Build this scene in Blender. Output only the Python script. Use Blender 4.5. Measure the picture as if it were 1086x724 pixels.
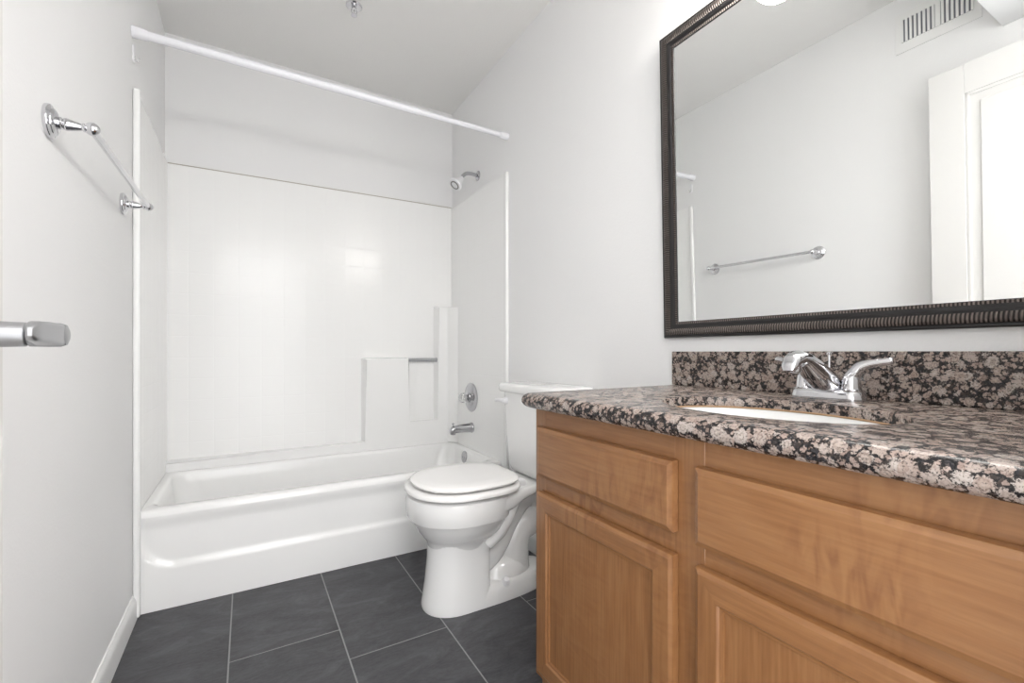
import bpy, bmesh, math, random
from mathutils import Vector, Matrix
random.seed(7)
PI = math.pi
for o in list(bpy.data.objects):
    bpy.data.objects.remove(o, do_unlink=True)
SC = bpy.context.scene
COL = SC.collection

# ------------------------------------------------------------------ room sizes (metres)
W, T, B, ZC = 1.524, 2.082, 2.779, 2.523      # room width, tub front, back wall, ceiling
VF = W - .545                                  # front of the vanity face frame
VY0, VY1 = .034, .949                          # vanity ends
CT = .845                                      # worktop height

# ------------------------------------------------------------------ camera
cam = bpy.data.cameras.new('camera')
camo = bpy.data.objects.new('camera', cam)
COL.objects.link(camo)
cam.sensor_width = 36
cam.lens = 36 * 477.3 / 1086
cam.shift_y = 11.2 / 1086
cam.clip_start = .02
camo.location = (.3494, 0, .9474)
camo.rotation_euler = (PI / 2, 0, -.532)
SC.camera = camo

# ------------------------------------------------------------------ world, lights, exposure
SC.view_settings.view_transform = 'Standard'
SC.view_settings.look = 'None'
SC.view_settings.gamma = 1
SC.view_settings.use_curve_mapping = False
SC.view_settings.exposure = 0.9
wd = bpy.data.worlds.new('world')
SC.world = wd
wd.use_nodes = True
wd.node_tree.nodes['Background'].inputs[0].default_value = (.985, .99, 1, 1)
wd.node_tree.nodes['Background'].inputs[1].default_value = 2.2
GLOBE_EMIT = 18.0
def area(name, loc, rot, sx, sy, power, colr=(1, .985, .975)):
    l = bpy.data.lights.new(name, 'AREA')
    l.shape = 'RECTANGLE'; l.size = sx; l.size_y = sy; l.energy = power; l.color = colr
    o = bpy.data.objects.new(name, l); COL.objects.link(o)
    o.location = loc; o.rotation_euler = rot
    return o
area('hall_fill', (.5, -.95, 2.15), (math.radians(62), 0, math.radians(-12)), 1.5, 1.1, 12)  # unseen soft fill light, added behind the doorway to brighten the room

# ------------------------------------------------------------------ materials
def srgb(r, g, b):
    f = lambda c: (c / 255 / 12.92) if c / 255 <= .04045 else ((c / 255 + .055) / 1.055) ** 2.4
    return (f(r), f(g), f(b), 1)
def new_mat(name):
    m = bpy.data.materials.new(name); m.use_nodes = True
    nt = m.node_tree
    return m, nt, nt.nodes['Principled BSDF']
def N(nt, typ, **kw):
    n = nt.nodes.new(typ)
    for k, v in kw.items():
        if k in n.inputs.keys(): n.inputs[k].default_value = v
        else: setattr(n, k, v)
    return n
def math_n(nt, op, a, b=None, clamp=False):
    n = nt.nodes.new('ShaderNodeMath'); n.operation = op; n.use_clamp = clamp
    for i, v in enumerate((a, b)):
        if v is None: continue
        if isinstance(v, (int, float)): n.inputs[i].default_value = v
        else: nt.links.new(v, n.inputs[i])
    return n.outputs[0]
def ramp(nt, fac, stops):
    r = nt.nodes.new('ShaderNodeValToRGB')
    e = r.color_ramp.elements
    e[0].position, e[0].color = stops[0]
    e[1].position, e[1].color = stops[-1]
    for p, c in stops[1:-1]:
        x = e.new(p); x.color = c
    nt.links.new(fac, r.inputs[0])
    return r.outputs[0]
def objco(nt, scale=(1, 1, 1)):
    t = nt.nodes.new('ShaderNodeTexCoord')
    m = nt.nodes.new('ShaderNodeMapping')
    m.inputs['Scale'].default_value = scale
    nt.links.new(t.outputs['Object'], m.inputs[0])
    return m.outputs[0]
def bump(nt, bsdf, h, strength, dist):
    b = nt.nodes.new('ShaderNodeBump')
    b.inputs['Strength'].default_value = strength
    b.inputs['Distance'].default_value = dist
    nt.links.new(h, b.inputs['Height'])
    nt.links.new(b.outputs[0], bsdf.inputs['Normal'])
def mixc(nt, fac, a, b, mode='MIX'):
    n = nt.nodes.new('ShaderNodeMix'); n.data_type = 'RGBA'; n.blend_type = mode
    if isinstance(fac, (int, float)): n.inputs[0].default_value = fac
    else: nt.links.new(fac, n.inputs[0])
    for i, v in ((6, a), (7, b)):
        if isinstance(v, tuple): n.inputs[i].default_value = v
        else: nt.links.new(v, n.inputs[i])
    return n.outputs[2]

def paint(name, c, rough=.6, bs=.12):
    m, nt, b = new_mat(name)
    b.inputs['Base Color'].default_value = c
    b.inputs['Roughness'].default_value = rough
    b.inputs['Specular IOR Level'].default_value = .3
    n = N(nt, 'ShaderNodeTexNoise', Scale=140.0, Detail=3.0)
    nt.links.new(objco(nt), n.inputs[0])
    bump(nt, b, n.outputs[0], bs, .004)
    return m
def plain(name, c, rough=.3, metal=0, spec=.5, coat=0):
    m, nt, b = new_mat(name)
    n = N(nt, 'ShaderNodeTexNoise', Scale=30.0, Detail=2.0)
    nt.links.new(objco(nt), n.inputs[0])
    mr = math_n(nt, 'MULTIPLY_ADD', n.outputs[0], .08)
    mr.node.inputs[2].default_value = max(rough - .04, 0.01)
    nt.links.new(mr, b.inputs['Roughness'])
    b.inputs['Base Color'].default_value = c
    b.inputs['Metallic'].default_value = metal
    b.inputs['Specular IOR Level'].default_value = spec
    b.inputs['Coat Weight'].default_value = coat
    return m

M = {}
M['wall'] = paint('wall_paint', srgb(241, 241, 241), .62)
M['ceiling'] = paint('ceiling_paint', srgb(237, 236, 234), .8, .18)
M['trim'] = paint('trim_paint', srgb(240, 240, 239), .35, .02)
M['door'] = paint('door_paint', srgb(226, 225, 223), .4, .03)
M['porcelain'] = plain('white_porcelain', srgb(240, 240, 239), .08, 0, .5, .3)
M['seat'] = plain('white_seat_plastic', srgb(243, 242, 241), .16)
M['tub'] = plain('white_tub_enamel', srgb(248, 248, 247), .14)
M['rod'] = plain('white_rod_enamel', srgb(240, 240, 244), .25)
M['white_plastic'] = plain('white_plastic', srgb(238, 238, 240), .3)
M['chrome'] = plain('chrome', (.70, .70, .72, 1), .06, 1)
M['dull_chrome'] = plain('dull_chrome', (.50, .50, .52, 1), .14, 1)
M['steel'] = plain('satin_steel', (.62, .62, .64, 1), .3, 1)
M['satin'] = plain('satin_nickel', (.47, .475, .49, 1), .36, 1)
M['dark_metal'] = plain('dark_slot', srgb(112, 115, 122), .6)
M['grey_rubber'] = plain('grey_nozzle_ring', srgb(120, 120, 118), .5)
M['caulk'] = plain('brown_caulk', srgb(172, 138, 104), .7)
M['gap'] = plain('grimy_caulk', srgb(176, 168, 158), .8)
def mk_mirror():
    m, nt, b = new_mat('mirror_silver')
    n = N(nt, 'ShaderNodeTexNoise', Scale=2.0); nt.links.new(objco(nt), n.inputs[0])
    nt.links.new(mixc(nt, n.outputs[0], (.92, .935, .93, 1), (.94, .95, .945, 1)), b.inputs['Base Color'])
    b.inputs['Metallic'].default_value = 1; b.inputs['Roughness'].default_value = 0
    return m
M['mirror'] = mk_mirror()
M['frame_black'] = plain('black_frame_lacquer', srgb(28, 26, 27), .32)
def mk_acrylic():
    m, nt, b = new_mat('clear_acrylic')
    b.inputs['Base Color'].default_value = (.95, .95, .95, 1)
    b.inputs['Roughness'].default_value = .08
    b.inputs['Transmission Weight'].default_value = .75
    b.inputs['IOR'].default_value = 1.49
    n = N(nt, 'ShaderNodeTexNoise', Scale=60.0); nt.links.new(objco(nt), n.inputs[0])
    bump(nt, b, n.outputs[0], .05, .002)
    return m
M['acrylic'] = mk_acrylic()
def mk_globe():
    m, nt, b = new_mat('lit_frosted_glass')
    b.inputs['Base Color'].default_value = (.95, .94, .9, 1)
    n = N(nt, 'ShaderNodeTexNoise', Scale=8.0); nt.links.new(objco(nt), n.inputs[0])
    c = mixc(nt, n.outputs[0], (1, .955, .90, 1), (1, .975, .94, 1))
    nt.links.new(c, b.inputs['Emission Color'])
    b.inputs['Emission Strength'].default_value = GLOBE_EMIT
    return m
M['globe'] = mk_globe()

def mk_tilewall():
    m, nt, b = new_mat('moulded_tile_panel')
    b.inputs['Base Color'].default_value = srgb(250, 250, 249)
    b.inputs['Roughness'].default_value = .19
    b.inputs['Specular IOR Level'].default_value = .35
    t = nt.nodes.new('ShaderNodeTexCoord'); s = nt.nodes.new('ShaderNodeSeparateXYZ')
    nt.links.new(t.outputs['Object'], s.inputs[0])
    xy = math_n(nt, 'ADD', s.outputs[0], s.outputs[1])
    def line(v, off):
        f = math_n(nt, 'FRACT', math_n(nt, 'ADD', math_n(nt, 'DIVIDE', v, .1065), off))
        d = math_n(nt, 'ABSOLUTE', math_n(nt, 'SUBTRACT', f, .5))          # .5 at the joint
        return math_n(nt, 'MULTIPLY', math_n(nt, 'SUBTRACT', d, .468), 31.0, True)
    g = math_n(nt, 'MAXIMUM', line(xy, .1), line(s.outputs[2], .35))
    h = math_n(nt, 'SUBTRACT', 1.0, g)
    n = N(nt, 'ShaderNodeTexNoise', Scale=9.0, Detail=1.0)
    nt.links.new(t.outputs['Object'], n.inputs[0])
    h2 = math_n(nt, 'ADD', h, math_n(nt, 'MULTIPLY', n.outputs[0], 1.6))
    bump(nt, b, h2, .22, .0016)
    return m
M['tilewall'] = mk_tilewall()

def mk_slate():
    m, nt, b = new_mat('dark_slate_tile')
    a = nt.nodes.new('ShaderNodeAttribute'); a.attribute_name = 'tile_rnd'; a.attribute_type = 'GEOMETRY'
    t = nt.nodes.new('ShaderNodeTexCoord')
    off = nt.nodes.new('ShaderNodeVectorMath'); off.operation = 'MULTIPLY_ADD'
    nt.links.new(a.outputs['Color'], off.inputs[0]); off.inputs[1].default_value = (7, 7, 7)
    nt.links.new(t.outputs['Object'], off.inputs[2])
    mp = nt.nodes.new('ShaderNodeMapping'); mp.inputs['Scale'].default_value = (1.0, 2.3, 1); mp.inputs['Rotation'].default_value = (0, 0, .5)
    nt.links.new(off.outputs[0], mp.inputs[0])
    n1 = N(nt, 'ShaderNodeTexNoise', Scale=5.0, Detail=9.0, Roughness=.68, Distortion=1.2)
    nt.links.new(mp.outputs[0], n1.inputs[0])
    n2 = N(nt, 'ShaderNodeTexNoise', Scale=60.0, Detail=5.0, Roughness=.7)
    nt.links.new(mp.outputs[0], n2.inputs[0])
    c = ramp(nt, n1.outputs[0], [(.30, srgb(52, 52, 54)), (.46, srgb(69, 69, 72)), (.54, srgb(76, 76, 79)), (.72, srgb(96, 96, 100))])
    c2 = mixc(nt, .22, c, ramp(nt, n2.outputs[0], [(.3, srgb(42, 42, 44)), (.7, srgb(104, 104, 108))]))
    nt.links.new(c2, b.inputs['Base Color'])
    b.inputs['Roughness'].default_value = .46
    b.inputs['Specular IOR Level'].default_value = .35
    h = math_n(nt, 'ADD', n1.outputs[0], math_n(nt, 'MULTIPLY', n2.outputs[0], .25))
    bump(nt, b, h, .22, .006)
    return m
M['slate'] = mk_slate()
M['grout'] = paint('pale_grout', srgb(150, 150, 150), .8, .1)

def mk_wood(name, ax, seed, figure=.6):
    m, nt, b = new_mat(name)
    t = nt.nodes.new('ShaderNodeTexCoord')
    mp = nt.nodes.new('ShaderNodeMapping')
    sc = [16, 16, 16]; sc[ax] = 1.7
    mp.inputs['Scale'].default_value = sc
    mp.inputs['Location'].default_value = (seed, seed * 1.7, seed * .6)
    nt.links.new(t.outputs['Object'], mp.inputs[0])
    g = N(nt, 'ShaderNodeTexNoise', Scale=1.6, Detail=7.0, Roughness=.62, Distortion=.9)
    nt.links.new(mp.outputs[0], g.inputs[0])
    mp2 = nt.nodes.new('ShaderNodeMapping'); sc2 = [210, 210, 210]; sc2[ax] = 9
    mp2.inputs['Scale'].default_value = sc2
    nt.links.new(t.outputs['Object'], mp2.inputs[0])
    fine = N(nt, 'ShaderNodeTexNoise', Scale=1.0, Detail=4.0)
    nt.links.new(mp2.outputs[0], fine.inputs[0])
    # curl figure: broad ripples across the grain in patches
    mp3 = nt.nodes.new('ShaderNodeMapping'); sc3 = [12, 12, 12]; sc3[ax] = 42
    mp3.inputs['Scale'].default_value = sc3
    nt.links.new(t.outputs['Object'], mp3.inputs[0])
    curl = N(nt, 'ShaderNodeTexNoise', Scale=1.0, Detail=2.0, Distortion=1.4)
    nt.links.new(mp3.outputs[0], curl.inputs[0])
    pat = N(nt, 'ShaderNodeTexNoise', Scale=7.0, Detail=1.0)
    nt.links.new(t.outputs['Object'], pat.inputs[0])
    pm = ramp(nt, pat.outputs[0], [(.46, (0, 0, 0, 1)), (.66, (1, 1, 1, 1))])
    c = ramp(nt, g.outputs[0], [(.25, srgb(116, 78, 46)), (.45, srgb(135, 92, 54)), (.6, srgb(144, 102, 64)), (.8, srgb(129, 87, 51))])
    c = mixc(nt, .42, c, ramp(nt, fine.outputs[0], [(.3, srgb(113, 74, 44)), (.7, srgb(152, 109, 72))]))
    cc = ramp(nt, curl.outputs[0], [(.36, srgb(113, 71, 42)), (.6, srgb(148, 106, 67))])
    f = math_n(nt, 'MULTIPLY', pm, figure)
    c = mixc(nt, f, c, cc)
    nt.links.new(c, b.inputs['Base Color'])
    b.inputs['Roughness'].default_value = .36
    b.inputs['Coat Weight'].default_value = .4
    b.inputs['Specular IOR Level'].default_value = .4
    b.inputs['Coat Roughness'].default_value = .16
    bump(nt, b, fine.outputs[0], .06, .001)
    return m
M['wood_h'] = mk_wood('maple_grain_along', 1, 1.3)
M['wood_v'] = mk_wood('maple_grain_upright', 2, 4.1, .25)
M['wood_p'] = mk_wood('maple_panel_upright', 2, 8.7, .2)

def mk_granite():
    m, nt, b = new_mat('brown_spotted_granite')
    t = nt.nodes.new('ShaderNodeTexCoord')
    def warp(scale, amt, src):
        dn = N(nt, 'ShaderNodeTexNoise', Scale=scale, Detail=3.0)
        nt.links.new(t.outputs['Object'], dn.inputs[0])
        cn = nt.nodes.new('ShaderNodeVectorMath'); cn.operation = 'SUBTRACT'
        nt.links.new(dn.outputs['Color'], cn.inputs[0]); cn.inputs[1].default_value = (.5, .5, .5)
        dv = nt.nodes.new('ShaderNodeVectorMath'); dv.operation = 'MULTIPLY_ADD'
        nt.links.new(cn.outputs[0], dv.inputs[0]); dv.inputs[1].default_value = (amt,) * 3
        nt.links.new(src, dv.inputs[2])
        return dv.outputs[0]
    co = warp(150.0, .006, warp(40.0, .014, t.outputs['Object']))
    def vor(scale):
        v = nt.nodes.new('ShaderNodeTexVoronoi')
        v.inputs['Scale'].default_value = scale
        nt.links.new(co, v.inputs['Vector'])
        sp = nt.nodes.new('ShaderNodeSeparateColor'); nt.links.new(v.outputs['Color'], sp.inputs[0])
        return v.outputs['Distance'], sp.outputs
    fn = N(nt, 'ShaderNodeTexNoise', Scale=330.0, Detail=4.0, Roughness=.75)
    nt.links.new(t.outputs['Object'], fn.inputs[0])
    fz = math_n(nt, 'SUBTRACT', fn.outputs[0], .5)
    big = N(nt, 'ShaderNodeTexNoise', Scale=14.0, Detail=2.0)
    nt.links.new(t.outputs['Object'], big.inputs[0])
    d1, r1 = vor(52)
    d2, r2 = vor(118)
    d3, r3 = vor(210)
    # matrix: near-black with bluish grey and brown grains
    mat = ramp(nt, r3[0], [(.0, srgb(15, 15, 16)), (.45, srgb(28, 27, 29)), (.6, srgb(46, 46, 50)), (.8, srgb(65, 56, 52)), (1.0, srgb(21, 20, 20))])
    # small spots
    sm = ramp(nt, r2[1], [(.0, srgb(140, 121, 112)), (.5, srgb(164, 147, 138)), (1.0, srgb(119, 102, 93))])
    q2 = math_n(nt, 'MULTIPLY_ADD', r2[0], .42); q2.node.inputs[2].default_value = .22
    k2 = math_n(nt, 'SUBTRACT', q2, d2)
    k2 = math_n(nt, 'ADD', k2, math_n(nt, 'MULTIPLY', fz, .8))
    c = mixc(nt, math_n(nt, 'MULTIPLY', k2, 14.0, True), mat, sm)
    # large ovoid spots with a darker ring inside the rim
    ring = ramp(nt, d1, [(.0, srgb(179, 169, 159)), (.2, srgb(164, 151, 142)), (.29, srgb(128, 114, 106)), (.35, srgb(173, 163, 155)), (.6, srgb(147, 136, 129))])
    ring = mixc(nt, math_n(nt, 'MULTIPLY', r1[1], .55), ring, srgb(182, 174, 168))
    ring = mixc(nt, math_n(nt, 'MULTIPLY', r1[2], .45), ring, srgb(140, 114, 101))
    k1 = math_n(nt, 'MULTIPLY_ADD', r1[0], .30); k1.node.inputs[2].default_value = .365
    k1 = math_n(nt, 'ADD', k1, math_n(nt, 'MULTIPLY', math_n(nt, 'SUBTRACT', big.outputs[0], .5), .35))
    k1 = math_n(nt, 'ADD', math_n(nt, 'SUBTRACT', k1, d1), math_n(nt, 'MULTIPLY', fz, .75))
    c = mixc(nt, math_n(nt, 'MULTIPLY', k1, 12.0, True), c, ring)
    fl = ramp(nt, fn.outputs[0], [(.38, (1, 1, 1, 1)), (.47, (0, 0, 0, 1))])
    c = mixc(nt, math_n(nt, 'MULTIPLY', fl, .8), c, srgb(48, 44, 43))
    hl = ramp(nt, fn.outputs[0], [(.58, (0, 0, 0, 1)), (.7, (1, 1, 1, 1))])
    c = mixc(nt, math_n(nt, 'MULTIPLY', hl, .35), c, srgb(199, 190, 184))
    nt.links.new(c, b.inputs['Base Color'])
    b.inputs['Roughness'].default_value = .26
    b.inputs['Specular IOR Level'].default_value = .38
    return m
M['granite'] = mk_granite()

def mk_rib():
    m, nt, b = new_mat('ribbed_bronze_moulding')
    u = nt.nodes.new('ShaderNodeUVMap')
    s = nt.nodes.new('ShaderNodeSeparateXYZ'); nt.links.new(u.outputs[0], s.inputs[0])
    w = math_n(nt, 'SINE', math_n(nt, 'MULTIPLY', s.outputs[0], 2 * PI / .0062))
    w = math_n(nt, 'MULTIPLY_ADD', w, .5); w.node.inputs[2].default_value = .5
    n = N(nt, 'ShaderNodeTexNoise', Scale=40.0, Detail=3.0); nt.links.new(objco(nt), n.inputs[0])
    lite = mixc(nt, n.outputs[0], srgb(94, 86, 82), srgb(138, 126, 119))
    c = mixc(nt, w, srgb(26, 23, 23), lite)
    nt.links.new(c, b.inputs['Base Color'])
    b.inputs['Metallic'].default_value = .55
    b.inputs['Roughness'].default_value = .34
    bump(nt, b, w, .9, .0018)
    return m
M['rib'] = mk_rib()

# ------------------------------------------------------------------ mesh helpers
def link(name, bm, mats, parent=None, smooth=35):
    me = bpy.data.meshes.new(name)
    bmesh.ops.recalc_face_normals(bm, faces=bm.faces)
    bm.to_mesh(me); bm.free()
    o = bpy.data.objects.new(name, me)
    COL.objects.link(o)
    for m in (mats if isinstance(mats, (list, tuple)) else [mats]):
        me.materials.append(m if not isinstance(m, str) else M[m])
    if smooth:
        for p in me.polygons: p.use_smooth = True
        try: me.set_sharp_from_angle(angle=math.radians(smooth))
        except Exception: pass
        if smooth <= 35:
            wn = o.modifiers.new('even_shading', 'WEIGHTED_NORMAL')
            wn.keep_sharp = True
    if parent is not None:
        o.parent = parent
        o.matrix_parent_inverse = Matrix.Translation(-Vector(parent.location)) if parent.type == 'EMPTY' else Matrix.Identity(4)
    return o
def thing(name, label, cat, loc=(0, 0, 0), group=None):
    o = bpy.data.objects.new(name, None); COL.objects.link(o)
    o.location = loc; o.empty_display_size = .05
    o['label'] = label; o['category'] = cat
    if group: o['group'] = group
    return o
def struct(name, bm, m, parent=None, smooth=35):
    o = link(name, bm, m, parent, smooth)
    if parent is None: o['kind'] = 'structure'
    return o
def subpart(name, bm, m, parent, smooth=35):
    """a part of a part: the mesh parent sits at its own thing's origin, so the frames agree"""
    o = link(name, bm, m, None, smooth)
    o.parent = parent
    return o
def lab(o, s): o['label'] = s; return o

def B_():
    return bmesh.new()
def box(bm, x0, x1, y0, y1, z0, z1, bev=0, seg=2, mi=0):
    r = bmesh.ops.create_cube(bm, size=1)
    vs = r['verts']
    for v in vs:
        v.co = Vector((x0 + (v.co.x + .5) * (x1 - x0), y0 + (v.co.y + .5) * (y1 - y0), z0 + (v.co.z + .5) * (z1 - z0)))
    fs = set(f for v in vs for f in v.link_faces)
    for f in fs: f.material_index = mi
    if bev:
        es = list(set(e for v in vs for e in v.link_edges))
        bmesh.ops.bevel(bm, geom=es, offset=bev, segments=seg, profile=.5, affect='EDGES', clamp_overlap=True)
    return vs
def frame_of(d):
    d = Vector(d).normalized()
    a = Vector((0, 0, 1)) if abs(d.z) < .9 else Vector((0, 1, 0))
    u = d.cross(a).normalized(); v = d.cross(u).normalized()
    return d, u, v
def loft(bm, rings, cap0=True, cap1=True, closed=True, mi=0):
    R = [[bm.verts.new(Vector(p)) for p in r] for r in rings]
    n = len(R[0])
    for a, b in zip(R[:-1], R[1:]):
        for i in range(n if closed else n - 1):
            j = (i + 1) % n
            try:
                f = bm.faces.new((a[i], a[j], b[j], b[i])); f.material_index = mi
            except ValueError: pass
    if cap0: bm.faces.new(list(reversed(R[0]))).material_index = mi
    if cap1: bm.faces.new(R[-1]).material_index = mi
    return R
def lathe(bm, base, axis, prof, n=28, mi=0, caps=True):
    d, u, v = frame_of(axis); base = Vector(base)
    rings = []
    for (h, r) in prof:
        r = max(r, .0004)
        rings.append([base + d * h + (u * math.cos(2 * PI * i / n) + v * math.sin(2 * PI * i / n)) * r for i in range(n)])
    return loft(bm, rings, caps, caps, mi=mi)
def tube(bm, pts, rad, n=14, mi=0):
    pts = [Vector(p) for p in pts]
    if not isinstance(rad, (list, tuple)): rad = [rad] * len(pts)
    rings = []; up = None
    for i, p in enumerate(pts):
        t = (pts[min(i + 1, len(pts) - 1)] - pts[max(i - 1, 0)]).normalized()
        if up is None: _, u, v = frame_of(t)
        else:
            u = (up - t * up.dot(t)).normalized(); v = t.cross(u)
        up = u
        if v.dot(t.cross(u)) < 0: v = -v
        rings.append([p + (u * math.cos(2 * PI * k / n) + v * math.sin(2 * PI * k / n)) * rad[i] for k in range(n)])
    return loft(bm, rings, mi=mi)
def spline(pts, k=6):
    P = [Vector(p) for p in pts]; out = []
    for i in range(len(P) - 1):
        p0, p1, p2, p3 = P[max(i - 1, 0)], P[i], P[i + 1], P[min(i + 2, len(P) - 1)]
        for j in range(k):
            t = j / k
            out.append(.5 * ((2 * p1) + (p2 - p0) * t + (2 * p0 - 5 * p1 + 4 * p2 - p3) * t * t + (3 * p1 - p0 - 3 * p2 + p3) * t ** 3))
    out.append(P[-1]); return out
def lerp_list(vals, n):
    out = []
    for i in range(n):
        t = i / (n - 1) * (len(vals) - 1); k = min(int(t), len(vals) - 2); f = t - k
        out.append(vals[k] * (1 - f) + vals[k + 1] * f)
    return out
def rrect(cx, cy, hx, hy, r, z, n=8):
    r = min(r, hx - .001, hy - .001); out = []
    for q, (sx, sy) in enumerate(((1, 1), (-1, 1), (-1, -1), (1, -1))):
        for k in range(n + 1):
            a = q * PI / 2 + k / n * PI / 2
            out.append((cx + sx * (hx - r) + r * math.cos(a), cy + sy * (hy - r) + r * math.sin(a), z))
    return out
def prism(bm, poly, fn, d0, d1, bev=0, mi=0, seg=2):
    """poly: list of 2-D points; fn(a, b, d) -> 3-D"""
    a = [bm.verts.new(Vector(fn(p[0], p[1], d0))) for p in poly]
    b = [bm.verts.new(Vector(fn(p[0], p[1], d1))) for p in poly]
    n = len(poly); fs = []
    fs.append(bm.faces.new(a)); fs.append(bm.faces.new(list(reversed(b))))
    for i in range(n):
        j = (i + 1) % n
        fs.append(bm.faces.new((a[j], a[i], b[i], b[j])))
    for f in fs: f.material_index = mi
    if bev:
        es = list(set(e for v in a + b for e in v.link_edges))
        bmesh.ops.bevel(bm, geom=es, offset=bev, segments=seg, profile=.5, affect='EDGES', clamp_overlap=True)

# ------------------------------------------------------------------ the room
TH = .10
# floor: one slab of grout with slate tiles laid in running columns
bm = B_()
box(bm, -TH, W + TH, -.6, B + TH, -.08, -.0012, mi=0)
lay = bm.loops.layers.color.new('tile_rnd')
TS, TL, X0 = .3216, .64, .3006
rows = {-1: 1.448, 0: 1.6236, 1: 1.4521, 2: .95, 3: 1.448}
g = .0021
for ci in range(-1, 4):
    xa, xb = X0 + ci * TS, X0 + (ci + 1) * TS
    xa, xb = max(xa, -.01), min(xb, W + .01)
    y = rows[ci] - 4 * TL
    while y < B:
        ya, yb = max(y, -.6), min(y + TL, B)
        if yb - ya > .02:
            n0 = len(bm.faces)
            c = (random.random(), random.random(), random.random(), 1)
            box(bm, xa + g, xb - g, ya + g, yb - g, -.01, 0, .0012, 1, mi=1)
            bm.faces.ensure_lookup_table()
            for f in bm.faces[n0:]:
                f.material_index = 1
                for l in f.loops: l[lay] = c
        y += TL
struct('floor', bm, ['grout', 'slate'])

bm = B_(); box(bm, -TH, 0, -.09, B + TH, 0, ZC + .05); struct('wall_left', bm, 'wall')
bm = B_(); box(bm, W, W + TH, -.09, B + TH, 0, ZC + .05); struct('wall_right', bm, 'wall')
bm = B_(); box(bm, 0, W, B, B + TH, 0, ZC + .05); struct('wall_back', bm, 'wall')
bm = B_(); box(bm, 0, W, -.09, B, ZC, ZC + .05); struct('ceiling', bm, 'ceiling')
# wall with the doorway the picture is taken from
DX0, DX1, DH = .125, .885, 2.07
bm = B_()
box(bm, DX1, W, -.09, .028, 0, ZC)
box(bm, 0, DX0, -.09, .028, 0, ZC)
box(bm, DX0, DX1, -.09, .028, DH, ZC)
struct('wall_front', bm, 'wall')
# boxed-in duct over the doorway, its underside seen in the mirror
bm = B_(); box(bm, 0, W, .028, .57, 2.19, ZC, .004); struct('trim_1', bm, 'wall')
# baseboards
def baseboard(name, x, sgn, y0, y1):
    bm = B_()
    prof = [(0, 0), (.013, 0), (.013, .062), (.010, .074), (.006, .080), (.004, .086), (0, .086)]
    prism(bm, [(x + sgn * a, z) for a, z in prof], lambda a, b, d: (a, d, b), y0, y1)
    struct(name, bm, 'trim', smooth=20)
baseboard('baseboard_left', 0, 1, .06, T - .03)
baseboard('baseboard_right', W, -1, VY1 + .006, 2.018)

# ------------------------------------------------------------------ door, standing open along the left wall
door_bm = B_()
Lw, Lh, Lt = .715, 2.05, .035       # local: x from hinge (0) to free edge, y thickness, face at y=0 looks to -y
box(door_bm, 0, Lw, .008, Lt - .008, .0, Lh)
st, tr, mr, brl = .115, .12, .11, .22
def dframe(y0, y1):
    box(door_bm, 0, st, y0, y1, 0, Lh, .0015, 1); box(door_bm, Lw - st, Lw, y0, y1, 0, Lh, .0015, 1)
    box(door_bm, st, Lw - st, y0, y1, Lh - tr, Lh); box(door_bm, st, Lw - st, y0, y1, 0, brl)
    box(door_bm, st, Lw - st, y0, y1, .88, .88 + mr)
    for (za, zb) in ((brl, .88), (.88 + mr, Lh - tr)):
        ym = (y0 + y1) / 2
        box(door_bm, st + .045, Lw - st - .045, min(y0, y1) + .002, max(y0, y1) - .002, za + .045, zb - .045, .003, 1)
        for (xa, xb, za2, zb2) in ((st, st + .014, za, zb), (Lw - st - .014, Lw - st, za, zb), (st, Lw - st, za, za + .014), (st, Lw - st, zb - .014, zb)):
            box(door_bm, xa, xb, y0 + .001, y1 - .001, za2, zb2, .004, 2)
dframe(0, .009); dframe(Lt - .009, Lt)
door = struct('door_1', door_bm, 'door', smooth=30)
hx, hy = .135, .058
ex, ey = .098, .773
ang = math.atan2(ey - hy, ex - hx)
door.location = (hx, hy, .012)
door.rotation_euler = (0, 0, ang)
# local +x runs to the free edge; local -y faces the room (towards +X)
hz = .967 - .012
kx = Lw - .066
bm = B_()
lathe(bm, (kx, 0, hz), (0, -1, 0), [(0, .0325), (.004, .0335), (.0075, .032), (.009, .027), (.009, .0145), (.0355, .0135), (.0365, .0122)])
handle = lab(link('door_handle', bm, 'satin', None), 'satin lever handle on a round rose')
handle.parent = door
bm = B_()
def sec(cxp, cyp, hw, hh, r=.004):    # section in local y-z at given x
    return [(cxp, cyp - .011 + p[0], hz + p[1]) for p in [(q[0], q[1]) for q in rrect(0, 0, hw, hh, r, 0, 5)]]
lathe(bm, (kx, -.0375, hz), (0, -1, 0), [(0, .0122), (.001, .0135), (.016, .0138), (.026, .0135), (.031, .0115), (.033, .006)])
rings = []
for (dx, cy_, hw, hh, dz) in ((.006, -.044, .013, .0125, 0), (-.012, -.045, .0125, .0122, 0), (-.03, -.047, .0115, .0118, .0005), (-.055, -.049, .0085, .0112, .001), (-.078, -.050, .0065, .0105, .001), (-.088, -.0505, .0055, .0095, .0005), (-.094, -.0505, .0038, .0072, .0002), (-.0965, -.0505, .0016, .0040, 0)):
    rings.append([(p[0], p[1], p[2] + dz) for p in sec(kx + dx, cy_, hw, hh)])
loft(bm, rings)
lever = link('lever', bm, 'satin', None); lever.parent = handle

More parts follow.
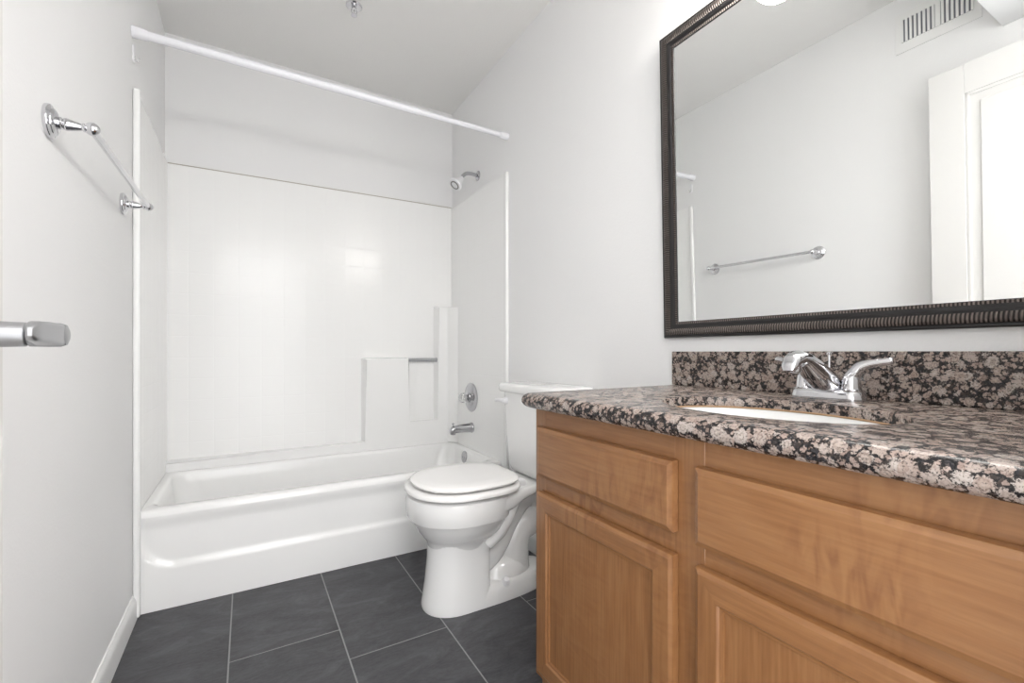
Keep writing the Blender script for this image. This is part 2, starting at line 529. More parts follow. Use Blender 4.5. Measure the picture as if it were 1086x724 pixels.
# ------------------------------------------------------------------ bathtub
PT = .012                                     # thickness of the wall panels round the tub
tub = thing('bathtub', 'white built-in bathtub with a moulded apron across the end of the room', 'bathtub', (W / 2, T, 0))
RZ = .366
bm = B_()
xa, xb = PT + .001, W - PT - .001
ya, yb = T, B - .0628                       # the ledge of the wall panels closes the back
mx, my = (xa + xb) / 2, (ya + yb) / 2
HX, HY = (xb - xa) / 2, (yb - ya) / 2
def deck(fi, z, si=.0005):                    # front inset, height, side inset
    return rrect(mx, (ya + fi + yb - si) / 2, HX - si, (yb - si - ya - fi) / 2, .004, z, 8)
rings = [deck(0, RZ - .022), deck(.0025, RZ - .010), deck(.009, RZ - .0015), deck(.018, RZ + .0006)]
inner = [(.020, .056, .016, .05, RZ), (.027, .064, .022, .06, RZ - .004), (.034, .074, .026, .07, RZ - .016), (.042, .088, .030, .09, RZ - .06), (.06, .12, .042, .12, .20),
         (.09, .15, .062, .15, .10), (.13, .18, .09, .15, .065), (.22, .23, .15, .12, .052)]
for (ix, fy, by, r, z) in inner:
    y0, y1 = ya + fy, yb - by
    rings.append(rrect(mx, (y0 + y1) / 2, HX - ix, (y1 - y0) / 2, r, z, 8))
loft(bm, rings, cap0=False, cap1=True)
# apron: a grid with a recessed panel whose lower corners are round
nx, nz = 150, 44
def rec(x, z):
    # signed distance to panel shape (open to the top), recess depth by smoothstep
    px0, px1, pz0, r = .012, W - .012, .158, .115
    cx_ = min(max(x, px0 + r), px1 - r); cz_ = max(z, pz0 + r)
    d = r - math.hypot(x - cx_, z - cz_)
    t = min(max(d / .022 + .5, 0), 1); t = t * t * (3 - 2 * t)
    return .011 * t
vv = []
for i in range(nx + 1):
    x = xa + (xb - xa) * i / nx
    colv = []
    for k in range(nz + 1):
        z = .0015 + (RZ - .022 - .0015) * k / nz
        dep = rec(x, z)
        tt = max(0, (z - (RZ - .075)) / .053); tt = tt * tt * (3 - 2 * tt)
        dep *= (1 - tt)
        low = .006 * max(0, 1 - z / .158)            # skirt leans out a little to the floor
        colv.append(bm.verts.new((x, T + dep - low, z)))
    vv.append(colv)
for i in range(nx):
    for k in range(nz):
        bm.faces.new((vv[i][k], vv[i + 1][k], vv[i + 1][k + 1], vv[i][k + 1]))
box(bm, xa, xb, T + .035, T + .05, .0015, .30)      # back of the apron shell
shell = link('tub_shell', bm, 'tub', tub, smooth=50)
bm = B_()
ox = xb - .040
lathe(bm, (ox + .004, 2.47, .318), (-1, 0, .09), [(0, .036), (.004, .037), (.008, .033), (.0095, .02), (.0095, .004)], 32)
for a in (-.012, .012):
    lathe(bm, (ox - .005, 2.47 + a, .318), (-1, 0, .09), [(0, .004), (.002, .0038), (.0028, .001)], 12)
lab(link('overflow_plate', bm, 'dull_chrome', tub), 'round metal overflow plate')
bm = B_()
lathe(bm, (W - .36, 2.43, .052), (0, 0, 1), [(0, .036), (.003, .035), (.003, .022), (.001, .02)], 28)
link('drain', bm, 'chrome', tub)

# ------------------------------------------------------------------ surround: panels of moulded tile
sur = thing('tub_surround', 'glossy white moulded tile surround lining the three walls above the bathtub', 'shower surround', (W / 2, B, .37))
ST = 1.885
bm = B_()
# the top edge runs a little out of level, as in the photo
z_l, z_r = ST - .008, ST + .012
prism(bm, [(.001, .34), (W - .001, .34), (W - .001, z_r), (.001, z_l)], lambda a, b, d: (a, d, b), B - PT, B - .0005, .002)
link('back_panel', bm, 'tilewall', sur)
bm = B_()
def fn_y(a, b, d): return (a, d, b)
LZ = .412
yf = B - .062
ledge = [(.002, .335), (W - .002, .335), (W - .002, 1.238), (1.405, 1.238), (1.405, .512), (1.212, .512), (1.212, .908), (.952, .908), (.952, LZ), (.002, LZ)]
def fn_draft(a, b, d):                       # moulded faces splay towards the wall
    if d > yf + .01:
        if a in (.952, 1.405): a -= .020
        if b in (LZ, 1.238, .908): b += .006
    return (a, d, b)
prism(bm, ledge, fn_draft, yf, B - .0008, .006, seg=3)
# the column leans out into the corner with a splayed face
prism(bm, [(1.462, yf + .001), (W - PT, 2.652), (W - PT, yf + .01)], lambda a, b, d: (a, b, d), RZ + .002, 1.2375, .005)
link('shelf_column', bm, 'tub', sur)
def side_panel(name, x, sgn, y0, zt0, zt1):
    bm = B_()
    xs = sorted((x, x + sgn * PT))
    prism(bm, [(y0 + .012, .34), (B - PT, .34), (B - PT, zt1), (y0 + .012, zt0)], lambda a, b, d: (d, a, b), x + sgn * .0005, x + sgn * PT, .002)
    o = link(name, bm, 'tilewall', sur)
    bm = B_()
    xs = sorted((x + sgn * .0005, x + sgn * .021))
    box(bm, xs[0], xs[1], y0, y0 + .026, .003, zt0, .008, 4)
    q = link('edge_strip', bm, 'tub', sur)
side_panel('side_panel', 0, 1, 2.046, ST - .002, z_l)
side_panel('side_panel', W, -1, 2.020, ST, z_r)
# thin grimy caulk line along the top of the back panel
bm = B_()
prism(bm, [(PT, z_l - .0005), (W - PT, z_r - .0005), (W - PT, z_r + .0035), (PT, z_l + .0035)], fn_y, B - PT - .0006, B - .0004)
lab(link('top_seam', bm, 'gap', sur), 'grimy brown seam along the top edge')
bm = B_()
tube(bm, [(1.2125, B - .036, .898), (1.4045, B - .036, .898)], .010, 16)
for k in range(18):
    lathe(bm, (1.219 + k * .0102, B - .036, .898), (1, 0, 0), [(0, .0098), (.0015, .0118), (.0045, .0118), (.006, .0098)], 16)
lathe(bm, (1.395, B - .036, .898), (1, 0, 0), [(0, .0150), (.009, .0150)], 16)
lathe(bm, (1.2128, B - .036, .898), (1, 0, 0), [(0, .0115), (.005, .0115)], 16)
lab(link('washcloth_bar', bm, 'satin', sur), 'short ribbed metal bar across the niche')

# ------------------------------------------------------------------ tub and shower fittings on the right wall
FX = W - PT - .0005
t = thing('tub_spout', 'chrome tub spout with a pull-up diverter below the round valve plate', 'faucet', (FX, 2.445, .496))
bm = B_()
y, z = 2.445, .496
rg = []
for (dx, r1, r2, dz) in ((0, .030, .030, 0), (.006, .031, .031, 0), (.012, .027, .028, 0), (.05, .024, .0255, 0), (.09, .021, .0235, -.001), (.118, .0195, .0225, -.003), (.134, .017, .021, -.007), (.142, .010, .014, -.010)):
    rg.append([(FX - dx, y + math.cos(2 * PI * k / 24) * r1, z + dz + math.sin(2 * PI * k / 24) * r2) for k in range(24)])
loft(bm, rg)
lathe(bm, (FX - .124, y, z - .012), (0, 0, -1), [(0, .0165), (.016, .0165), (.02, .015), (.02, .012), (.012, .011)], 24)
link('spout_body', bm, 'dull_chrome', t)
bm = B_()
lathe(bm, (FX - .122, y, z + .014), (0, 0, 1), [(0, .0035), (.012, .0035), (.013, .0075), (.018, .0085), (.021, .006)], 16)
link('diverter_knob', bm, 'dull_chrome', t)
t = thing('shower_valve', 'round chrome shower valve plate with a clear acrylic knob above the tub spout', 'shower valve', (FX, 2.455, .676))
y, z = 2.455, .676
bm = B_()
lathe(bm, (FX, y, z), (-1, 0, 0), [(0, .086), (.003, .087), (.006, .084), (.010, .066), (.012, .060), (.013, .048), (.016, .043), (.019, .030), (.028, .028), (.030, .012)], 48)
link('escutcheon', bm, 'dull_chrome', t)
bm = B_()
lathe(bm, (FX - .030, y, z), (-1, 0, 0), [(0, .012), (.012, .012)], 20)
for k in range(1):
    n = 32
    rg = []
    for (h, r) in ((.010, .016), (.013, .026), (.020, .029), (.034, .0275), (.044, .0225), (.047, .012)):
        rg.append([(FX - .030 - h, y + math.cos(2 * PI * i / n) * r * (1 + .06 * math.cos(8 * 2 * PI * i / n)), z + math.sin(2 * PI * i / n) * r * (1 + .06 * math.cos(8 * 2 * PI * i / n))) for i in range(n)])
    loft(bm, rg)
lab(link('knob', bm, 'acrylic', t), 'clear faceted acrylic knob')
t = thing('wall_shower', 'small white shower head on a bent steel arm high on the right wall', 'shower head', (W, 2.39, 1.986))
bm = B_()
lathe(bm, (W - .0005, 2.39, 1.986), (-1, 0, 0), [(0, .029), (.003, .029), (.009, .020), (.012, .011)], 28)
link('wall_flange', bm, 'dull_chrome', t)
arm = spline([(W - .004, 2.39, 1.986), (W - .04, 2.39, 1.990), (W - .075, 2.39, 1.985), (W - .097, 2.39, 1.968), (W - .108, 2.39, 1.952)], 6)
bm = B_(); tube(bm, arm, .0105, 16); link('shower_arm', bm, 'dull_chrome', t)
bm = B_()
hd = Vector((-.62, -.12, -.72)).normalized()
hb = Vector((W - .106, 2.39, 1.954))
lathe(bm, hb, hd, [(-.004, .010), (.002, .0145), (.016, .0150), (.022, .019), (.034, .0215), (.052, .034), (.060, .0385), (.068, .0385), (.071, .036), (.072, .026)], 32)
hh_ = link('head', bm, 'white_plastic', t)
bm = B_()
lathe(bm, hb + hd * .0722, hd, [(0, .0265), (.002, .0265), (.002, .0205), (.0, .0203), (0, .0265)], 32, caps=False)
q = lab(link('nozzle_ring', bm, 'grey_rubber', None), 'grey nozzle ring'); q.parent = hh_

# ------------------------------------------------------------------ curtain rod
t = thing('shower_curtain_rod', 'white tension curtain rod spanning the room above the tub front', 'curtain rod', (W / 2, 2.04, 2.073))
RY, RZr = 2.04, 2.073
bm = B_()
lathe(bm, (.012, RY, RZr), (1, 0, 0), [(0, .0152), (1.03, .0152), (1.032, .0135)], 24)
link('outer_tube', bm, 'rod', t)
bm = B_(); lathe(bm, (1.03, RY, RZr), (1, 0, 0), [(0, .0125), (W - 1.03 - .012, .0125)], 24); link('inner_tube', bm, 'rod', t)
for (x, s, r) in ((.0006, 1, .0200), (W - .0006, -1, .0185)):
    bm = B_(); lathe(bm, (x, RY, RZr), (s, 0, 0), [(0, r), (.004, r), (.034, r - .0015), (.047, r - .0035), (.048, .0125)], 28)
    link('end_cap', bm, 'rod', t)
bm = B_(); lathe(bm, (1.026, RY, RZr), (1, 0, 0), [(0, .0155), (.001, .0166), (.007, .0166), (.008, .0128)], 24); link('collar', bm, 'rod', t)

# ------------------------------------------------------------------ adhesive hook
t = thing('wall_hook', 'small clear adhesive hook on the left wall just under the curtain rod', 'hook', (0, 2.061, 2.005))
bm = B_()
rg = [[(x, p[0], p[1]) for p in rrect(2.061, 2.008, hw, hh, .012, 0, 6)] for (x, hw, hh) in ((.0004, .012, .030), (.003, .012, .030), (.0045, .0105, .0285))]
loft(bm, rg); link('backplate', bm, 'white_plastic', t)
bm = B_(); tube(bm, spline([(.004, 2.061, 2.000), (.007, 2.061, 1.988), (.013, 2.061, 1.982), (.018, 2.061, 1.986), (.0195, 2.061, 1.995)], 5), .0028, 10)
link('hook', bm, 'acrylic', t)

# ------------------------------------------------------------------ ceiling sprinkler
t = thing('fire_sprinkler', 'small chrome sprinkler head on the ceiling in front of the curtain rod', 'sprinkler', (.769, 2.13, ZC))
sx_, sy_ = .769, 2.13
bm = B_()
lathe(bm, (sx_, sy_, ZC - .0005), (0, 0, -1), [(0, .036), (.003, .036), (.007, .031), (.007, .026), (.003, .020), (.003, .011)], 32)
link('escutcheon', bm, 'chrome', t)
bm = B_()
lathe(bm, (sx_, sy_, ZC - .004), (0, 0, -1), [(0, .0105), (.012, .0105), (.016, .008)], 20)
for s in (-1, 1):
    tube(bm, spline([(sx_ + s * .007, sy_, ZC - .016), (sx_ + s * .012, sy_, ZC - .026), (sx_ + s * .009, sy_, ZC - .036), (sx_ + s * .002, sy_, ZC - .042)], 4), .0022, 8)
lathe(bm, (sx_, sy_, ZC - .018), (0, 0, -1), [(0, .0025), (.022, .0025)], 10)
link('sprinkler_body', bm, 'chrome', t)
bm = B_()
lathe(bm, (sx_, sy_, ZC - .042), (0, 0, -1), [(0, .005), (.001, .0135), (.0025, .0135), (.003, .004)], 24)
link('deflector', bm, 'chrome', t)

# ------------------------------------------------------------------ towel bar on the left wall
t = thing('towel_bar', 'chrome towel bar with round rosettes on the left wall', 'towel rail', (0, 1.58, 1.42))
BX, TY0, TY1, TZ0, TZ1 = .068, 1.265, 1.893, 1.416, 1.427
for (y, z) in ((TY0, TZ0), (TY1, TZ1)):
    bm = B_()
    lathe(bm, (.0005, y, z), (1, 0, 0), [(0, .0335), (.004, .0345), (.007, .0335), (.009, .030), (.010, .027), (.0115, .0265), (.0145, .0215), (.0155, .0155), (.0165, .0115), (.021, .0125), (.0235, .0100),
                                     (.026, .0120), (.029, .0128), (.048, .0078), (.052, .0062), (.054, .0085), (.057, .0085), (.058, .0068)], 36)
    for k in range(9):      # round boss that carries the bar
        pass
    rr = .0135
    lathe(bm, (BX + .0005 - .0135, y, z), (1, 0, 0), [(rr - rr * math.cos(a), rr * math.sin(a)) for a in [i * PI / 12 for i in range(13)]], 24)
    link('bracket', bm, 'chrome', t)
bm = B_(); tube(bm, [(BX, TY0 + .008, TZ0), (BX, TY1 - .008, TZ1)], .0078, 20); link('bar', bm, 'chrome', t)

# ------------------------------------------------------------------ toilet
CY = 1.590
toi = thing('toilet', 'white two-piece toilet with closed lid between the bathtub and the vanity', 'toilet', (1.2, CY, 0))
def egg(xf, xm, xb, w, z, n=40, sq=2.25, sqb=2.6):
    """plan outline: half-ellipse towards the front (xf), squarer half towards the wall (xb); xm = widest place"""
    out = []
    for i in range(n):
        a = 2 * PI * i / n
        c, s = math.cos(a), math.sin(a)
        if c < 0:
            e = 2 / sq; x = xm + (xm - xf) * -(abs(c) ** e)
        else:
            e = 2 / sqb; x = xm + (xb - xm) * (abs(c) ** e)
        yy = w * (1 if s >= 0 else -1) * abs(s) ** (2 / (sq if c < 0 else sqb))
        out.append((x, CY + yy, z))
    return out
bm = B_()
# bowl: narrow waist, belly, then the upright rim band
loft(bm, [egg(.935, 1.06, 1.15, .088, .20), egg(.925, 1.06, 1.17, .097, .245), egg(.912, 1.06, 1.19, .118, .262), egg(.892, 1.055, 1.205, .146, .288),
          egg(.878, 1.05, 1.215, .162, .315), egg(.869, 1.05, 1.222, .171, .334), egg(.867, 1.05, 1.225, .1725, .3385), egg(.8575, 1.05, 1.23, .1825, .3405), egg(.855, 1.05, 1.23, .185, .345), egg(.852, 1.05, 1.24, .188, .40), egg(.855, 1.05, 1.24, .186, .420), egg(.865, 1.05, 1.235, .178, .425)])
# pedestal under the bowl, flaring to the floor
ped = []
for (z, xf, xb, w) in ((0.0005, .907, 1.145, .106), (.012, .905, 1.145, .1065), (.03, .908, 1.145, .1045), (.10, .919, 1.145, .098), (.18, .927, 1.147, .093), (.235, .929, 1.15, .092), (.275, .925, 1.155, .096)):
    ped.append(egg(xf, 1.035, xb, w, z, sq=2.2, sqb=7))
loft(bm, ped)
# deck that runs back under the tank
dk = []
for (x, w, z0, z1) in ((1.13, .172, .352, .424), (1.20, .160, .360, .4245), (1.26, .135, .376, .4245), (1.33, .118, .392, .4245), (1.42, .112, .398, .4245), (1.505, .108, .398, .4245)):
    dk.append([(x, CY + p[0], (z0 + z1) / 2 + p[1]) for p in rrect(0, 0, w, (z1 - z0) / 2, .022, 0, 5)])
loft(bm, dk)
link('bowl', bm, 'porcelain', toi, smooth=40)
# trapway and foot
bm = B_()
foot = []
for (z, w, xb) in ((0.0005, .106, 1.445), (.012, .1065, 1.447), (.05, .100, 1.44), (.066, .094, 1.43), (.072, .082, 1.42)):
    foot.append(egg(1.02, 1.10, xb, w, z, sq=4, sqb=2.6))
loft(bm, foot)
# rounded hump over the bolts, the sweeping trap tube and its down-leg
tube(bm, spline([(1.10, CY, .17), (1.14, CY, .155), (1.19, CY, .19), (1.245, CY, .265), (1.30, CY, .335), (1.36, CY, .36), (1.42, CY, .33)], 6), lerp_list([.075, .073, .066, .06, .057, .055, .052], 37), 22)
tube(bm, spline([(1.42, CY, .33), (1.41, CY, .28), (1.36, CY, .245), (1.315, CY, .225), (1.295, CY, .18), (1.292, CY, .11), (1.292, CY, .05)], 6), lerp_list([.052, .056, .06, .062, .062, .062, .068], 37), 22)
rg = []
for (z, w, xa_, xb_) in ((.05, .082, 1.13, 1.36), (.085, .078, 1.135, 1.345), (.11, .068, 1.15, 1.33), (.128, .05, 1.17, 1.31), (.135, .026, 1.20, 1.28)):
    rg.append(egg(xa_, (xa_ + xb_) / 2, xb_, w, z, sq=2.3, sqb=2.3))
loft(bm, rg)
# rib that sweeps from the bowl down to the pedestal on each side
for s in (-1, 1):
    tube(bm, spline([(1.23, CY + s * .118, .385), (1.205, CY + s * .112, .335), (1.175, CY + s * .098, .275), (1.13, CY + s * .082, .225)], 6), lerp_list([.02, .026, .028, .022], 19), 14)
link('trapway', bm, 'porcelain', toi, smooth=50)
for s in (-1, 1):
    bm = B_(); lathe(bm, (1.205, CY + s * .088, .060), (0, s * .35, 1), [(0, .0155), (.014, .0148), (.021, .011), (.024, .004)], 20); link('bolt_cap', bm, 'white_plastic', toi)
# seat ring and lid
bm = B_()
SZ = .431
outer = [(0, .0), (.004, .0), (.010, -.001), (.0145, -.004), (.0168, -.010)]
rgs = [egg(.852 + .006, 1.045, 1.262, .190 - .006, SZ + .002, sqb=3.2), egg(.848, 1.045, 1.268, .195, SZ + .006, sqb=3.2), egg(.847, 1.045, 1.268, .196, SZ + .013, sqb=3.2), egg(.850, 1.045, 1.266, .193, SZ + .019, sqb=3.2), egg(.858, 1.045, 1.26, .186, SZ + .0225, sqb=3.2),
       egg(.90, 1.045, 1.20, .13, SZ + .020), egg(.91, 1.045, 1.19, .12, SZ + .004)]
R = loft(bm, rgs, cap0=False, cap1=False)
n = len(R[0])
for i in range(n):
    j = (i + 1) % n
    bm.faces.new((R[-1][i], R[-1][j], R[0][j], R[0][i]))
link('seat', bm, 'seat', toi, smooth=50)
bm = B_()
LZ0 = SZ + .0295
loft(bm, [egg(.876, 1.05, 1.257, .172, LZ0, sqb=3.4), egg(.870, 1.05, 1.26, .178, LZ0 + .003, sqb=3.4), egg(.868, 1.05, 1.262, .180, LZ0 + .009, sqb=3.4), egg(.872, 1.05, 1.26, .176, LZ0 + .014, sqb=3.4), egg(.886, 1.05, 1.25, .163, LZ0 + .0175, sqb=3.4), egg(.93, 1.05, 1.21, .12, LZ0 + .0195), egg(1.02, 1.06, 1.10, .03, LZ0 + .020)])
for yy in (-.10, .10):
    box(bm, .915, .935, CY + yy * .9 - .007, CY + yy * .9 + .007, SZ + .019, LZ0 + .004, .003)
lid = link('lid', bm, 'seat', toi, smooth=50)
for s in (-1, 1):
    bm = B_()
    rg = [[(1.278 + p[0], CY + s * .075 + p[1], z) for p in rrect(0, 0, hw, hl, .012, 0, 5)] for (z, hw, hl) in ((.4225, .021, .024), (.438, .020, .023), (.446, .016, .019), (.448, .010, .013))]
    loft(bm, rg); link('hinge', bm, 'white_plastic', toi)
# tank
TCY = CY - .033
bm = B_()
rg = []
for (z, xf, w, r) in ((.428, 1.362, .172, .04), (.434, 1.352, .182, .045), (.46, 1.342, .192, .045), (.60, 1.336, .199, .04), (.74, 1.331, .204, .038), (.772, 1.330, .205, .038)):
    rg.append(rrect((xf + W - .014) / 2, TCY, (W - .014 - xf) / 2, w, r, z, 6))
loft(bm, rg); link('tank', bm, 'porcelain', toi, smooth=50)
bm = B_()
rg = []
for (z, o, r) in ((.773, .004, .04), (.776, .011, .045), (.784, .014, .045), (.800, .014, .045), (.808, .010, .042), (.812, -.004, .035), (.8135, -.03, .02)):
    xf, xb_ = 1.326 - o, W - .004 - (0 if o > 0 else -o)
    rg.append(rrect((xf + xb_) / 2, TCY, (xb_ - xf) / 2, .216 + o, r, z, 6))
loft(bm, rg); link('tank_lid', bm, 'porcelain', toi, smooth=50)
bm = B_()
ly, lz = TCY + .160, .735
lathe(bm, (1.333, ly, lz), (-1, 0, 0), [(0, .016), (.006, .016), (.012, .013), (.018, .011), (.022, .009)], 20)
tube(bm, spline([(1.314, ly, lz), (1.306, ly + .012, lz + .002), (1.303, ly + .026, lz + .001), (1.302, ly + .040, lz - .002)], 4), lerp_list([.009, .0085, .008, .0085], 13), 12)
link('flush_lever', bm, 'white_plastic', toi)

# ------------------------------------------------------------------ vanity cabinet
van = thing('vanity_cabinet', 'honey maple bathroom vanity with one drawer front above each door', 'cabinet', (W - .27, (VY0 + VY1) / 2, 0))
bm = B_()
box(bm, VF + .019, W - .003, VY1 - .016, VY1, .0, CT - .037)                       # end panels
box(bm, VF + .019, W - .003, VY0, VY0 + .016, .0, CT - .037)
box(bm, VF + .07, VF + .085, VY0 + .016, VY1 - .016, 0, .115)                       # toe kick board
box(bm, VF + .019, W - .006, VY0 + .016, VY1 - .016, .115, .131)
link('carcass', bm, 'wood_v', van)
for (z0, z1) in ((.14, .178), (.60, .655), (.752, CT - .037)):
    bm = B_(); box(bm, VF, VF + .019, VY0 + .002, VY1 - .002, z0, z1, .001, 1)
    link('face_rail', bm, 'wood_h', van)
for (y0, y1) in ((VY0, VY0 + .045), (.462, .522), (VY1 - .045, VY1)):
    bm = B_()
    box(bm, VF - .0006, VF + .0186, y0, y1, .139, CT - .0372, .001, 1)
    link('face_stile', bm, 'wood_v', van)
def slab_front(name, y0, y1, z0, z1):
    bm = B_()
    xf, xb_ = VF - .0195, VF - .0012
    cy, cz = (y0 + y1) / 2, (z0 + z1) / 2; hy_, hz_ = (y1 - y0) / 2, (z1 - z0) / 2
    rg = [[(x, p[0], p[1]) for p in rrect(cy, cz, hy_ - i, hz_ - i, .0015, 0, 2)] for (x, i) in ((xb_, .001), (xb_ - .001, 0), (xf + .008, 0), (xf + .004, .0012), (xf + .0032, .0045), (xf + .0008, .0085), (xf, .0105))]
    loft(bm, rg)
    return link(name, bm, 'wood_h', van, smooth=25)
lab(slab_front('drawer_front', .513, .923, .644, .765), 'drawer front at the toilet end')
lab(slab_front('false_drawer_front', .056, .471, .640, .765), 'wide false drawer front under the sink')
def door_(y0, y1, z0, z1, s):
    xf, xb_ = VF - .0195, VF - .0012
    w = .050
    cy, cz = (y0 + y1) / 2, (z0 + z1) / 2; hy_, hz_ = (y1 - y0) / 2, (z1 - z0) / 2
    bm = B_()
    rg = [[(x, p[0], p[1]) for p in rrect(cy, cz, hy_ - i, hz_ - i, .0012, 0, 2)] for (x, i) in
          ((xb_, .001), (xb_ - .001, 0), (xf + .008, 0), (xf + .004, .0012), (xf + .003, .004), (xf + .0006, .007), (xf, .009),
           (xf, w - .009), (xf + .0012, w - .0075), (xf + .0035, w - .006), (xf + .0042, w - .001), (xf + .0085, w))]
    loft(bm, rg, True, False)
    # rails get the grain of their own direction
    for f in bm.faces:
        c = f.calc_center_median()
        u = hy_ - abs(c.y - cy); v = hz_ - abs(c.z - cz)
        f.material_index = 1 if v < u else 0
    d = link('cabinet_door', bm, ['wood_v', 'wood_h'], van, smooth=25)
    bm = B_(); box(bm, xf + .0075, xf + .0125, y0 + w - .004, y1 - w + .004, z0 + w - .004, z1 - w + .004)
    q = link('door_panel', bm, 'wood_p', None); q.parent = d
    return lab(d, s)
door_(.512, .922, .165, .607, 'left door next to the toilet')
door_(.056, .470, .165, .607, 'right door under the sink')

# ------------------------------------------------------------------ granite worktop with backsplash
top = thing('vanity_countertop', 'polished brown and black granite countertop with matching backsplash on the vanity', 'countertop', (W - .28, .5, CT))
SKX, SKY, SKA, SKB = 1.182, .478, .150, .208      # sink centre and half axes (x, y)
CF, CE = VF - .037, VY1 + .027
bm = B_()
NS = 96
def outline(ins, z):
    """counter outline sampled by angle from the sink centre, so that it can be bridged to the sink hole"""
    x0, x1, y0, y1, r = CF + ins, W - .001, .030, CE - ins, .022
    out = []
    for i in range(NS):
        a = 2 * PI * i / NS
        dx, dy = math.cos(a), math.sin(a)
        ts = []
        if dx > 1e-9: ts.append((x1 - SKX) / dx)
        if dx < -1e-9: ts.append((x0 - SKX) / dx)
        if dy > 1e-9: ts.append((y1 - SKY) / dy)
        if dy < -1e-9: ts.append((y0 - SKY) / dy)
        tt = min(ts); x, y = SKX + dx * tt, SKY + dy * tt
        out.append((x, y, z))
    return out
# make the four corners exact samples
def snap(o, ins):
    x0, x1, y0, y1 = CF + ins, W - .001, .030, CE - ins
    o = [list(p) for p in o]
    for cxn, cyn in ((x0, y0), (x0, y1), (x1, y0), (x1, y1)):
        k = min(range(len(o)), key=lambda i: (o[i][0] - cxn) ** 2 + (o[i][1] - cyn) ** 2)
        if cxn == x0 and cyn == y1:
            o[k][0], o[k][1] = cxn + .006, cyn - .006
        else: o[k][0], o[k][1] = cxn, cyn
    return [tuple(p) for p in o]
hole = lambda g_, z: [(SKX + (SKA + g_) * math.cos(2 * PI * i / NS), SKY + (SKB + g_) * math.sin(2 * PI * i / NS), z) for i in range(NS)]
r = .0185; mid = CT - r
rg = [hole(0, CT - .020), hole(0, CT - .003), hole(.001, CT - .0008), hole(.003, CT)]
prof = [(r + .001, CT)] + [(r - r * math.sin(a), mid + r * math.cos(a)) for a in [i * PI / 10 for i in range(1, 10)]] + [(r, CT - 2 * r)]
for (ins, z) in prof: rg.append(snap(outline(ins, z), ins))
rg.append(snap(outline(.034, CT - 2 * r), .034)); rg.append(snap(outline(.035, CT - .020), .035)); rg.append(hole(0, CT - .020))
loft(bm, rg, False, False)
bmesh.ops.remove_doubles(bm, verts=bm.verts, dist=2e-5)
slab = lab(link('granite_slab', bm, 'granite', top, smooth=40), 'flat slab with bullnose edge and oval sink cutout')
bm = B_()
box(bm, W - .0205, W - .0008, .030, .968, CT + .0004, .949, .0015, 1)
link('backsplash', bm, 'granite', top)

# ------------------------------------------------------------------ undermount sink
snk = thing('sink', 'white oval undermount sink set in the granite countertop', 'sink', (SKX, SKY, CT - .04))
bm = B_()
n = 64
rg = []
for (f_, z) in ((1.10, -.0375), (1.10, -.046), (1.035, -.046), (1.0, -.055), (.96, -.085), (.86, -.125), (.66, -.155), (.36, -.168), (.11, -.171)):
    pass
def ov(f_, z): return [(SKX + SKA * f_ * math.cos(2 * PI * i / n), SKY + SKB * f_ * math.sin(2 * PI * i / n), CT + z + .0168) for i in range(n)]
loft(bm, [ov(.11, -.182), ov(.40, -.178), ov(.72, -.165), ov(.95, -.13), ov(1.03, -.085), ov(1.06, -.052), ov(1.13, -.047), ov(1.13, -.0376), ov(1.02, -.0376), ov(1.0, -.042), ov(.985, -.06), ov(.93, -.10), ov(.83, -.135), ov(.64, -.160), ov(.36, -.171), ov(.11, -.174)])
basin = link('basin', bm, 'porcelain', snk, smooth=60)
bm = B_()
def ovr(a_, z): return [(SKX + (SKA + a_) * math.cos(2 * PI * i / n), SKY + (SKB + a_) * math.sin(2 * PI * i / n), CT + z + .0168) for i in range(n)]
R = loft(bm, [ovr(-.0002, -.0362), ovr(-.0014, -.037), ovr(-.0016, -.0385), ovr(-.0003, -.0400)], False, False)
lab(link('caulk_line', bm, 'caulk', snk), 'stained brown caulk line round the cutout')
bm = B_(); lathe(bm, (SKX, SKY, CT - .1575), (0, 0, 1), [(0, .021), (.003, .021), (.004, .017), (.002, .013)], 24); link('drain', bm, 'chrome', snk)

# ------------------------------------------------------------------ faucet
FXX, FYY = 1.437, .496
fa = thing('faucet', 'chrome two-handle faucet on the granite behind the sink', 'faucet', (FXX, FYY, CT))
bm = B_()
rg = []
for (z, hw, hl, r) in ((.0004, .026, .0715, .025), (.006, .0265, .072, .026), (.016, .0245, .0695, .024), (.021, .022, .0665, .0215), (.0235, .018, .063, .0175)):
    rg.append([(p[0], p[1], p[2]) for p in rrect(FXX, FYY, hw, hl, r, CT + z, 8)])
loft(bm, rg); link('base', bm, 'chrome', fa, smooth=45)
# spout: broad wedge that rises straight from the base and noses over at the tip
bm = B_()
sp = [((.024, .0175), .030, .0165), ((.006, .030), .030, .0225), ((-.028, .047), .0275, .0245), ((-.064, .068), .0240, .0215), ((-.100, .086), .0210, .0165), ((-.122, .090), .0200, .0155), ((-.140, .083), .0180, .0130), ((-.150, .071), .0150, .009), ((-.152, .064), .011, .006)]
pts = [Vector((FXX + a[0], FYY, CT + a[1])) for a, _, _ in sp]
rg = []
for i, (a, w, h) in enumerate(sp):
    tdir = (pts[min(i + 1, len(pts) - 1)] - pts[max(i - 1, 0)]).normalized()
    nn = Vector((0, 1, 0)); up = tdir.cross(nn)
    sg = lambda v, e: math.copysign(abs(v) ** e, v)
    rg.append([pts[i] + nn * (sg(math.cos(2 * PI * k / 28), .85) * w) + up * (sg(math.sin(2 * PI * k / 28), .85) * h) for k in range(28)])
loft(bm, rg)
spout = link('spout', bm, 'chrome', fa, smooth=50)
bm = B_(); lathe(bm, (FXX - .134, FYY, CT + .078), (-.10, 0, -1), [(0, .0150), (.012, .0145), (.016, .0140), (.017, .0115), (.012, .0100)], 24)
q = link('aerator', bm, 'chrome', None); q.parent = spout
